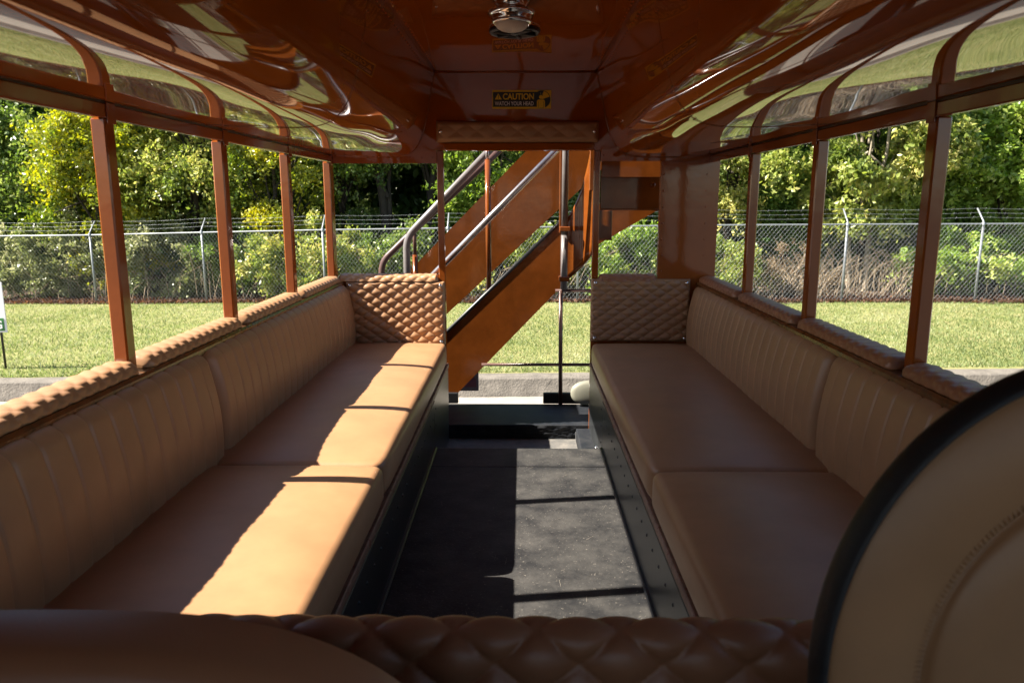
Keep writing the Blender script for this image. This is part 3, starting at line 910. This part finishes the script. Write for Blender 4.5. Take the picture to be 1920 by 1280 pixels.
def sill_pad(label, ya, yb, side, m, wu=0.050, wv=0.058, group='quilted window sill pads', hq=0.0047):
    """half-round quilted pad lying along a window sill (length along y)"""
    ny = int((yb - ya) / wu * 16); na = 30
    rx, rz = 0.045, 0.033
    xc = (XL - .012) if side < 0 else (XR + .012)
    th = np.linspace(-0.25, PI + 0.25, na)
    yy = np.linspace(ya, yb, ny)
    T, Yv = np.meshgrid(th, yy, indexing='ij')
    end = np.minimum(Yv - ya, yb - Yv)
    er = np.sqrt(np.clip(1 - (1 - np.clip(end / .02, 0, 1)) ** 2, 0.0, 1))
    arc = T * 0.055
    q = quilt_h(Yv - ya, arc, wu, wv) - 0.55
    Rr = 1 + hq / 0.05 * q * np.clip(end / .02, 0, 1)
    c_, s_ = np.cos(T), np.sin(T)
    sq = lambda t: np.sign(t) * np.abs(t) ** 0.75
    Xp = xc + (-1 if side > 0 else 1) * rx * sq(c_) * (0.55 + .45 * er) * Rr
    Zp = ZS + .001 + np.maximum(rz * sq(s_) * (0.25 + .75 * er) * Rr, -0.0)
    P = np.stack([Xp, Yv, Zp], -1)
    root = thing('sill_pad', label, 'pad', group)
    surf('quilted_cover', P if side > 0 else P[:, ::-1], m, root)
    for ye in (0, -1):
        V = np.stack([Xp[:, ye], Yv[:, ye], Zp[:, ye]], -1)
        MB().add(V, [tuple(range(na))]).build('end_cap', m, root)
    base_at(root, (xc, (ya + yb) / 2, ZS))
    return root

nl = ['nearest quilted pad on the left sill, before the nearest left window post', 'second quilted pad on the left sill, from the nearest left post to the next',
      'third quilted pad on the left sill, between the second and third posts', 'farthest quilted pad on the left sill, beside the rear bulkhead']
yl = [POST_L[2] + PW] + [None] * 3
for k in range(4):
    sill_pad(nl[k], POST_L[2 + k] + PW + .006, POST_L[3 + k] - .003 + 0.0, -1, M_leather)
nr = ['nearest quilted pad on the right sill, beside the round-backed front seat', 'second quilted pad on the right sill, past the nearest right window post',
      'third quilted pad on the right sill, between the two farther posts', 'farthest quilted pad on the right sill, beside the solid rear panel']
yr = POST_R[2:] + [YB - .01]
for k in range(4):
    sill_pad(nr[k], yr[k] + PW + .006, yr[k + 1] - .003, 1, M_leather_dark)

def cross_pad(label, x0, x1, m):
    """sill pad on the rear bulkhead (length along x)"""
    nx = int((x1 - x0) / .062 * 16); na = 26
    th = np.linspace(0, PI, na)
    T, A = np.meshgrid(th, np.linspace(x0, x1, nx), indexing='ij')
    end = np.minimum(A - x0, x1 - A)
    q = quilt_h(A - x0, T * .05, .062, .062) - 0.55
    Rr = (1 + .16 * q * np.clip(end / .02, 0, 1)) * (0.6 + .4 * np.clip(end / .012, 0, 1))
    P = np.stack([A, YB + .018 + .042 * np.cos(T) * Rr, -0.424 + .038 * np.sin(T) ** .8 * Rr], -1)
    root = thing('sill_pad', label, 'pad', 'quilted window sill pads')
    surf('quilted_cover', P, m, root)
    for ye in (0, -1):
        MB().add(P[:, ye], [tuple(range(na))]).build('end_cap', m, root)
    base_at(root, ((x0 + x1) / 2, YB + .018, -.424))
cross_pad('quilted pad along the rear sill above the sunlit end panel', -0.975, -0.443, M_leather)
cross_pad('short quilted pad under the small opening right of the doorway', 0.409, 0.715, M_leather_dark)

# ---------------------------------------------------------------- benches
def cushion(name, x0, x1, y0, y1, z0, z1, m, parent, r=0.022, crown=0.03, front=1):
    V, F = rbox_np((x1 - x0, y1 - y0, z1 - z0), r, 5, 14, 40, 4)
    u = V[:, 0] / ((x1 - x0) / 2); v = V[:, 1] / ((y1 - y0) / 2)
    top = np.clip(V[:, 2] / ((z1 - z0) / 2), -1, 1)
    k = np.clip((1 - np.abs(u) ** 3.0), 0, 1) * np.clip(1 - np.abs(v) ** 8, 0, 1)
    V[:, 2] += np.where(top > 0, crown * k * top, 0)
    # pulled covers: slight sags and wrinkles
    V[:, 2] += np.where(top > .3, 0.002 * np.sin(V[:, 1] * 9 + V[:, 0] * 5) * k + .0012 * np.sin(V[:, 1] * 23 + V[:, 0] * 11) * k, 0)
    # the front face bellies out a little and the corners are drawn in
    V[:, 0] += front * np.where(u * front > 0.6, 0.005 * np.clip(1 - np.abs(v) ** 6, 0, 1) * (1 - top ** 2), 0)
    V[:, 0] -= front * np.where(u * front > 0.6, 0.020 * np.clip((np.abs(v) - .96) / .04, 0, 1) ** 1.5, 0)
    V += np.array([(x0 + x1) / 2, (y0 + y1) / 2, (z0 + z1) / 2])
    return mesh_np(name, V, F, m, parent, True)

def backrest(x_face, y0, y1, z0, z1, side, m, parent, wch=0.079):
    """channel-stitched back cushion: side -1 stands on the left wall facing +x"""
    V, F = rbox_np((0.085, y1 - y0, z1 - z0), 0.036, 6, 3, int((y1 - y0) / .004), 14)
    s = -side
    v = V[:, 1]; t = (V[:, 2] + (z1 - z0) / 2) / (z1 - z0)
    hy = (y1 - y0) / 2
    face = np.clip(V[:, 0] * s / 0.0425, -1, 1)
    ends = np.clip((hy - np.abs(v)) / .03, 0, 1)
    nch = round((y1 - y0 - .16) / wch)
    ww = (y1 - y0 - .16) / nch
    ph = (v + hy - .08) / ww
    inside = (ph > -0.02) & (ph < nch + .02)
    groove = np.where(inside, np.exp(-(np.abs(ph - np.round(ph)) * ww / .0038) ** 2), 0)
    bow = np.abs(np.sin(PI * np.clip(ph, 0, nch))) ** .7 * inside
    d = np.where(face > -0.2, (0.0019 * bow - 0.0030 * groove) * ends, 0)
    nrm_x = np.clip(face, 0, 1); topn = np.clip((t - .9) / .1, 0, 1)
    V[:, 0] += s * d * np.where(topn > .3, .5, 1) + s * 0.022 * np.sin(PI * np.clip(t, 0, 1)) * np.clip(face, 0, 1) * ends ** .5
    V[:, 2] += d * topn
    V[:, 0] -= s * 0.030 * (t - .1)          # leans back a little
    V += np.array([x_face - s * .0425, (y0 + y1) / 2, (z0 + z1) / 2])
    return mesh_np('backrest_cushion', V, F, m, parent, True)

def bench(side, label):
    root = thing('bench', label, 'bench', 'long facing benches')
    sgn = -side
    wall = XL + .012 if side < 0 else XR - .012
    fx = -0.398 if side < 0 else 0.372       # front panel plane
    ys = 2.055 if side < 0 else 2.02
    m = M_leather
    x_in, x_out = (wall, fx + .001) if side < 0 else (fx - .001, wall)
    for ya, yb in ((0.945, ys - .003), (ys + .003, YB - .032)):
        c = cushion('seat_cushion', x_in + (.0 if side < 0 else 0), x_out, ya, yb, -0.862, -0.752, m, root, 0.022, 0.020, sgn)
    xf = -0.893 if side < 0 else 0.882
    yb_s = 2.145 if side < 0 else 2.16
    for ya, yb in ((0.945, yb_s - .002), (yb_s + .002, YB - .028)):
        backrest(xf, ya, yb, -0.80, -0.437, side, m, root)
    # box under the cushions: front panels, an end door, trim strip and rivets
    th = .018
    xa, xb = (fx - th, fx) if side < 0 else (fx, fx + th)
    box('front_panel', M_black_metal, root, xa, xb, 0.945, 3.292, ZF + .001, -0.895, 0.002)
    box('end_door', M_black_metal, root, xa, xb, 3.297, YB - .003, -1.33, -0.895, 0.003)
    xa2, xb2 = (fx - th, fx + .004) if side < 0 else (fx - .004, fx + th)
    box('panel_batten', M_black_metal, root, xa2, xb2, 0.945, 3.29, -0.955, -0.897, 0.002)
    box('trim_strip', M_trim, root, xa2, xb2 , 0.945, YB - .004, -0.8935, -0.868, 0.003)
    box('base_bead', M_black, root, fx - .004 if side < 0 else fx - .012, fx + .012 if side < 0 else fx + .004, 0.945, 3.29, ZF + .0005, ZF + .012, 0.004)
    mb = MB()
    xr = xb2 if side < 0 else xa2
    for k in range(24):
        mb.dome((fx, 1.0 + k * .097, -0.972), 0.0055, sgn * .0035, 'x')
    for k in range(5):
        mb.dome((fx, 3.34, -0.95 - k * .08), 0.005, sgn * .003, 'x')
    o = mb.build('rivets', M_black_metal, root, recalc=False); o['kind'] = 'stuff'
    if side > 0:
        MB().lathe([(0.0, -.012), (.006, -.012), (.011, -.008), (.013, 0), (.013, .004)], (fx, 3.52, -1.20), 16, 'x').build('lock', M_chrome, root)
    wx0, wx1 = (wall, fx - th) if side < 0 else (fx + th, wall)
    box('seat_board', M_black, root, wx0 + .002, wx1 - .001, 0.945, YB - .004, -0.884, -0.868)
    base_at(root, ((wall + fx) / 2, 2.4, ZF))
    return root
bench(-1, 'long tan leather bench along the left windows, partly in sunlight')
bench(1, 'long tan leather bench along the right windows, wholly in shade')

# ---------------------------------------------------------------- front seats and partition pad
pp = thing('partition_pad', 'dark quilted leather pad along the partition at the bottom foreground', 'pad')
x0, x1 = -0.98, 0.96
nx, na = 620, 44
A, T = np.meshgrid(np.linspace(x0, x1, nx), np.linspace(0, 1, na), indexing='ij')
arc = T * 0.24                      # down the face, over the top
ang = np.clip((T - 0.55) / 0.45, 0, 1) * PI
q = (quilt_h(A + .033, arc, 0.108, 0.115) ** .8 - .6) * (0.017 - 0.007 * np.clip((T - .5) / .25, 0, 1))
fy = np.where(T < .55, 0.862, 0.895 - 0.033 * np.cos(ang))
fz = np.where(T < .55, -0.675 + T / .55 * 0.10, -0.575 + 0.033 * np.sin(ang))
ny_ = np.where(T < .55, -1, -np.cos(ang)); nz_ = np.where(T < .55, 0, np.sin(ang))
P = np.stack([A, fy + ny_ * q, fz + nz_ * q], -1)
surf('quilted_cover', P, M_leather_dark, pp)
base_at(pp, (0, 0.89, -0.64))

def superell(a, b, n, k, c):
    t = np.linspace(0, 2 * PI, k, endpoint=False)
    ct, st = np.cos(t), np.sin(t)
    return np.stack([c[0] + a * np.sign(ct) * np.abs(ct) ** (2 / n), c[1] + b * np.sign(st) * np.abs(st) ** (2 / n)], -1)

def round_seat(name, label, cx, cz, a, b, y, n, m, piping, thick=0.07, seam=0.70, seam_on=True):
    root = thing(name, label, 'seat')
    k = 120
    out = superell(a, b, n, k, (0, 0))
    rings = []
    for f, dy in ((.985 if piping else 1.0, thick), (.985 if piping else 1.0, 0.008), (0.98, 0.0), (0.965, -0.008), (0.93, -.0135), (0.86, -.019), (0.80, -.0215), (seam + .035, -.0225), (seam + .014, -.0195), (seam, -.009), (seam - .010, -.0190), (seam - .03, -.0235), (0.5, -.029), (0.3, -.032), (0.1, -.033), (0.001, -.033)):
        if not seam_on and abs(f - seam) < .012: dy = -.0235
        rings.append(np.stack([cx + out[:, 0] * f, np.full(k, y + dy), cz + out[:, 1] * f], -1))
    P = np.stack(rings, 0)
    surf('seat_back', P, m, root, True, close_v=True)
    if piping:
        mb = MB()
        pts = np.stack([cx + out[:, 0] * 1.0, np.full(k, y + .012), cz + out[:, 1] * 1.0], -1)
        pts = np.concatenate([pts, pts[:1]])
        # a flat black edging band round the rim
        rim = []
        for f, dy in ((0.962, -.011), (0.966, -.0150), (0.974, -.0155), (0.985, -.0125), (0.995, -.006), (1.0, .002), (1.0, thick * .6), (.995, thick), (.985, thick + .002), (.9, thick + .003)):
            rim.append(np.stack([cx + out[:, 0] * f, np.full(k, y + dy), cz + out[:, 1] * f], -1))
        surf('edging', np.stack(rim, 0), M_black_vinyl, root, True, close_v=True)
        st = MB()
        for i in range(0, 240):
            t = 2 * PI * i / 240
            ct, sn = math.cos(t), math.sin(t)
            ex = a * math.copysign(abs(ct) ** (2 / n), ct); ez = b * math.copysign(abs(sn) ** (2 / n), sn)
            f0, f1 = seam + .022, seam + .048
            st.tube([(cx + ex * f0, y - .0215, cz + ez * f0), (cx + ex * (f0 + f1) / 2, y - .0238, cz + ez * (f0 + f1) / 2), (cx + ex * f1, y - .0215, cz + ez * f1)], 0.0011, 4, caps=False)
        o = st.build('stitching', m, root, recalc=False); o['kind'] = 'stuff'
    base_at(root, (cx, y + thick, cz - b))
    return root
round_seat('round_backed_seat', 'large round-backed tan seat with black edging at the right foreground', 0.496, -0.405, 0.238, 0.284, 0.60, 2.0, M_leather, True, thick=0.012, seam=0.63)
round_seat('front_seat', 'smooth dark brown leather seat back at the lower left foreground', -0.44, -0.715, 0.405, 0.318, 0.60, 2.7, M_leather_dark, False, seam=0.72, seam_on=False)

# ---------------------------------------------------------------- ceiling fittings and caution sign
lx, ly = -0.034, 2.60
lamp = thing('ceiling_lamp', 'round chrome ceiling lamp with ribbed glass lens', 'lamp')
MB().lathe([(0.0, .0), (.058, 0), (.058, -.006), (.050, -.014), (.047, -.026), (.072, -.030), (.078, -.034), (.078, -.039), (.070, -.043), (.066, -.046), (.066, -.056), (.062, -.060)], (lx, ly, ZT), 48).build('housing', M_chrome, lamp)
MB().lathe([(.062, -.058), (.066, -.061), (.066, -.066), (.060, -.070), (.055, -.066)], (lx, ly, ZT), 48).build('bezel', M_chrome, lamp)
M_lens = mat('frosted_lens', (0.62, 0.58, 0.54), 0.28, 0.5)
k = 96
rings = []
for f, dz in ((1.0, -.064), (.97, -.072), (.85, -.081), (.65, -.088), (.4, -.092), (.15, -.0935), (.002, -.094)):
    a_ = np.linspace(0, 2 * PI, k, endpoint=False)
    rr = .057 * f * (1 + .012 * np.cos(a_ * 32))
    rings.append(np.stack([lx + rr * np.cos(a_), ly + rr * np.sin(a_), ZT + dz + .0016 * np.cos(a_ * 32) * (f > .1)], -1))
surf('lens', np.stack(rings, 0), M_lens, lamp, True, True)
base_at(lamp, (lx, ly, ZT))
sp = thing('ceiling_speaker', 'round black ceiling speaker just behind the chrome lamp', 'speaker')
sx, sy = -0.029, 3.02
MB().lathe([(.098, -.0005), (.098, -.008), (.092, -.014), (.082, -.013), (.078, -.006)], (sx, sy, ZT), 48).build('rim', M_black, sp)
MB().lathe([(.080, -.005), (.05, -.0025), (.02, -.002), (.0, -.002)], (sx, sy, ZT), 40).build('cone', mat('speaker_cone', (.004, .004, .004), .8), sp)
MB().lathe([(.022, -.004), (.022, -.013), (.014, -.017), (.0, -.018)], (sx, sy, ZT), 24).build('cap', M_black, sp)
for i in range(6):
    a_ = 2 * PI * i / 6 + .3
    MB().tube([(sx + .018 * math.cos(a_), sy + .018 * math.sin(a_), ZT - .012), (sx + .085 * math.cos(a_), sy + .085 * math.sin(a_), ZT - .010)], [.006, .009], 6).build('spoke', M_black, sp)
base_at(sp, (sx, sy, ZT))

cs_ = thing('caution_sign', 'yellow and black caution sign about low headroom above the doorway', 'sign')
cx0, cx1, cz0, cz1 = -0.151, 0.148, 0.456, 0.547
yS = YB - .0015
box('plate', M_yellow, cs_, cx0, cx1, yS - .002, yS, cz0, cz1, 0.0008)
box('black_field', M_signblack, cs_, cx0 + .004, 0.092, yS - .0027, yS - .0021, cz0 + .009, cz1 - .009)
def disc(name, m, c, r_, y, parent, a0=0, a1=2 * PI, n=40, r_in=0):
    pts = [(c[0] + r_ * math.cos(a0 + (a1 - a0) * i / n), c[1] + r_ * math.sin(a0 + (a1 - a0) * i / n)) for i in range(n + (0 if a1 - a0 > 6.28 else 1))]
    if a1 - a0 < 6.28: pts.append(c)
    return MB().prism(pts, y - .0004, y).build(name, m, parent)
pc = (0.101, (cz0 + cz1) / 2)
disc('black_disc', M_signblack, pc, .0435, yS - .0029, cs_)
disc('yellow_wedge', M_yellow, pc, .0405, yS - .0034, cs_, R(18), R(78), 16)
disc('figure_head', M_yellow, (pc[0] - .005, pc[1] + .011), .0095, yS - .0040, cs_)
def rr_poly(x0, x1, z0, z1, r_):
    pts = []
    for (cx_, cz_, a0) in ((x1 - r_, z1 - r_, 0), (x0 + r_, z1 - r_, 90)):
        pts += [(cx_ + r_ * math.cos(R(a0 + 15 * i)), cz_ + r_ * math.sin(R(a0 + 15 * i))) for i in range(7)]
    return pts + [(x0, z0), (x1, z0)]
MB().prism(rr_poly(pc[0] - .0255, pc[0] + .0155, cz0 + .004, pc[1] - .001, .010), yS - .0041, yS - .0036).build('figure_body', M_yellow, cs_)
for xx in (pc[0] - .0185, pc[0] + .008):
    box('figure_arm_line', M_signblack, cs_, xx, xx + .0014, yS - .0046, yS - .00415, cz0 + .004, pc[1] - .010)
for (a0_, l_) in ((35, .010), (62, .013), (95, .010)):
    c0 = (pc[0] - .005 + .012 * math.cos(R(a0_)), pc[1] + .011 + .012 * math.sin(R(a0_)))
    MB().tube([(c0[0], yS - .0040, c0[1]), (c0[0] + l_ * math.cos(R(a0_)), yS - .0040, c0[1] + l_ * math.sin(R(a0_)))], .0008, 5).build('impact_mark', M_yellow, cs_)
MB().prism([(-0.138, 0.501), (-0.103, 0.501), (-0.1205, 0.531)], yS - .0034, yS - .0029).build('warning_triangle', M_yellow, cs_)
box('exclamation_mark', M_signblack, cs_, -0.1222, -0.1188, yS - .0039, yS - .00345, 0.5085, 0.5225)
box('exclamation_mark', M_signblack, cs_, -0.1222, -0.1188, yS - .0039, yS - .00345, 0.5035, 0.5065)
def text(body, x, z, size, width, m, parent, y, bold=0.0):
    c = bpy.data.curves.new('lettering', 'FONT'); c.body = body; c.size = size; c.extrude = .0002; c.offset = bold
    c.materials.append(m)
    o = link('lettering', c, parent)
    bpy.context.view_layer.update()
    wd = max(1e-4, o.dimensions.x)
    o.scale = (width / wd, 1, 1)
    o.location = (x, y, z); o.rotation_euler = (PI / 2, 0, 0)
    return bake_text(o)
text('CAUTION', -0.098, 0.5015, 0.041, 0.158, M_yellow, cs_, yS - .0031, 0.0011)
text('WATCH YOUR HEAD', -0.138, 0.472, 0.0275, 0.197, M_white, cs_, yS - .0031, 0.0002)
base_at(cs_, (0, yS, cz0))

# ---------------------------------------------------------------- rear staircase
st = thing('rear_staircase', 'orange-brown steel rear staircase with pipe handrails outside the doorway', 'staircase')
YN, YFAR = 4.42, 5.0
MB().prism([(-0.88, -1.212), (-0.44, -1.212), (0.213, -0.529), (0.262, -0.480), (0.262, -0.098), (-0.448, -0.779)], YN, YN + .014).build('stringer', M_stair, st)
# dark non-slip edge along the near stringer's top
MB().tube([(-0.88, YN + .007, -1.196), (0.262, YN + .007, -0.092)], 0.0125, 6).build('edge_strip', M_black, st)
MB().prism([(-1.25, -0.965), (-0.98, -1.20), (0.95, 0.597), (0.80, 0.85), (0.57, 0.855)], YFAR, YFAR + .012).build('stringer', M_stair, st)
# the turn of the stair: a curved plate
k = 26
Pc = []
for i in range(k):
    f = i / (k - 1); t = f * PI / 2
    x_, y_ = 0.262 + .14 * math.sin(t), YN - .14 + .14 * math.cos(t)
    zb = -0.480 + .215 * f; zt = -0.098 + 0.62 * f ** 1.4
    Pc.append([(x_, y_, zb + (zt - zb) * j / 10) for j in range(11)])
o = surf('curved_plate', np.array(Pc), M_stair, st)
md = o.modifiers.new('thickness', 'SOLIDIFY'); md.thickness = 0.012
# treads between the stringers, low flight
for i in range(4):
    zz = -0.84 + i * .195; xx = -0.50 + i * .205
    box('tread', M_platform, st, xx, xx + .22, YN + .016, YN + .42, zz - .11, zz - .09, 0.003)
# upper flight over the right bench end: risers and treads seen from below
box('riser', M_stair, st, 0.448, 0.80, 4.30, 4.312, 0.125, 0.34, 0.002)
box('riser', M_stair, st, 0.45, 0.80, 4.36, 4.372, -0.050, 0.137, 0.002)
box('tread', M_stair, st, 0.45, 0.80, 4.335, 4.37, -0.058, -0.0505, 0.002)
box('tread', M_stair, st, 0.45, 0.80, 4.314, 4.358, 0.138, 0.147, 0.002)
MB().prism([(0.415, -0.285), (0.83, -0.045), (0.83, -0.02), (0.415, -0.02)], 4.50, 4.512).build('stringer', M_stair, st)
box('riser', M_stair, st, 0.415, 0.530, 4.44, 4.452, -0.225, -0.060, 0.002)
box('tread', M_stair, st, 0.415, 0.532, 4.425, 4.49, -0.232, -0.226, 0.001)
MB().lathe([(.008, -.004), (.014, -.004), (.014, 0), (.008, 0), (.008, -.004)], (0.748, 4.357, 0.085), 14, 'y').build('washer', M_paint, st)
# handrails
def pipe(pts, r_, m, name='handrail'):
    # round the bends
    pts = [Vector(p) for p in pts]
    out = [pts[0]]
    for i in range(1, len(pts) - 1):
        a, b, c = pts[i - 1], pts[i], pts[i + 1]
        d = min(0.07, (a - b).length * .45, (c - b).length * .45)
        p, q = b + (a - b).normalized() * d, b + (c - b).normalized() * d
        for j in range(7):
            t = j / 6
            out.append(p * (1 - t) ** 2 + b * 2 * t * (1 - t) + q * t ** 2)
    out.append(pts[-1])
    return MB().tube(out, r_, 14).build(name, m, st)
pipe([(-0.925, 4.9, -1.22), (-0.920, 4.9, -0.40), (-0.745, 4.9, -0.235), (0.30, 4.9, 0.71)], 0.021, M_brown_pipe)
pipe([(-0.700, 4.55, -1.22), (-0.698, 4.55, -0.222), (0.28, 4.55, 0.762)], 0.022, M_grey_pipe)
pipe([(-0.90, 4.30, -0.81), (0.50, 4.30, 0.578)], 0.0185, M_steel)
pipe([(-0.196, 4.47, -0.53), (-0.200, 4.47, 0.23)], 0.0165, M_stair, 'rail_post')
pipe([(-0.201, 4.47, 0.228), (-0.202, 4.47, 0.30)], 0.011, M_steel, 'rail_post')
pipe([(-0.655, 4.60, -0.90), (-0.655, 4.60, -0.33)], 0.0165, M_stair, 'rail_post')
pipe([(-0.655, 4.60, -0.332), (-0.655, 4.60, -0.15)], 0.0115, M_brown_pipe, 'rail_post')
pipe([(0.249, 4.385, -0.515), (0.249, 4.385, -0.20)], 0.0205, M_grey_pipe, 'rail_post')
pipe([(0.249, 4.385, -0.201), (0.249, 4.385, 0.70)], 0.0185, M_grey_pipe, 'rail_post')
box('sunlit_post', M_stair, st, 0.218, 0.232, 4.405, 4.419, -0.19, 0.70, .002)
for zz in (-0.455, -0.165):
    box('clamp', M_stair, st, 0.218, 0.282, 4.362, 4.418, zz - .014, zz + .014, 0.004)
box('end_post', M_stair, st, 0.372, 0.402, 4.20, 4.215, 0.05, 0.50, 0.003)
# low guard rail right of the stair foot
pipe([(0.238, 4.40, -1.222), (0.232, 4.40, -0.522)], 0.0125, M_brown_pipe, 'guard_post')
pipe([(0.20, 4.40, -0.527), (0.97, 4.40, -0.518)], 0.0095, M_brown_pipe, 'guard_rail')
pipe([(-0.24, 4.40, -0.975), (0.97, 4.40, -0.973)], 0.0095, M_brown_pipe, 'guard_rail')
base_at(st, (0, YN, -1.22))

cv = thing('rounded_cover', 'cream rounded disc standing at the foot of the right door post', 'cover')
k = 48
rings = []
for f, dy in ((.9, .03), (1.0, .022), (1.03, .008), (1.02, -.004), (.96, -.014), (.8, -.021), (.5, -.026), (.2, -.028), (.002, -.028)):
    o_ = superell(0.115 * f, 0.073 * f, 2.3, k, (0.415, -1.140))
    rings.append(np.stack([o_[:, 0], np.full(k, 4.36 + dy), o_[:, 1]], -1))
surf('shell', np.stack(rings, 0), M_cream, cv, True, True)
MB().lathe([(.02, .028), (.02, .05)], (0.415, 4.34, -1.14), 12, 'y').build('bracket', M_black, cv)
base_at(cv, (0.415, 4.36, -1.21))
pl = thing('grey_placard', 'grey placard with faded pink print half hidden behind the stair foot', 'placard')
box('plate', M_greyplate, pl, -0.48, -0.262, 4.452, 4.457, -1.152, -1.03, 0.001)
MB().prism([(-0.42, -1.128), (-0.278, -1.128), (-0.278, -1.082), (-0.30, -1.055), (-0.42, -1.055)], 4.4505, 4.4515).build('print', M_pink, pl)
base_at(pl, (-0.37, 4.455, -1.152))
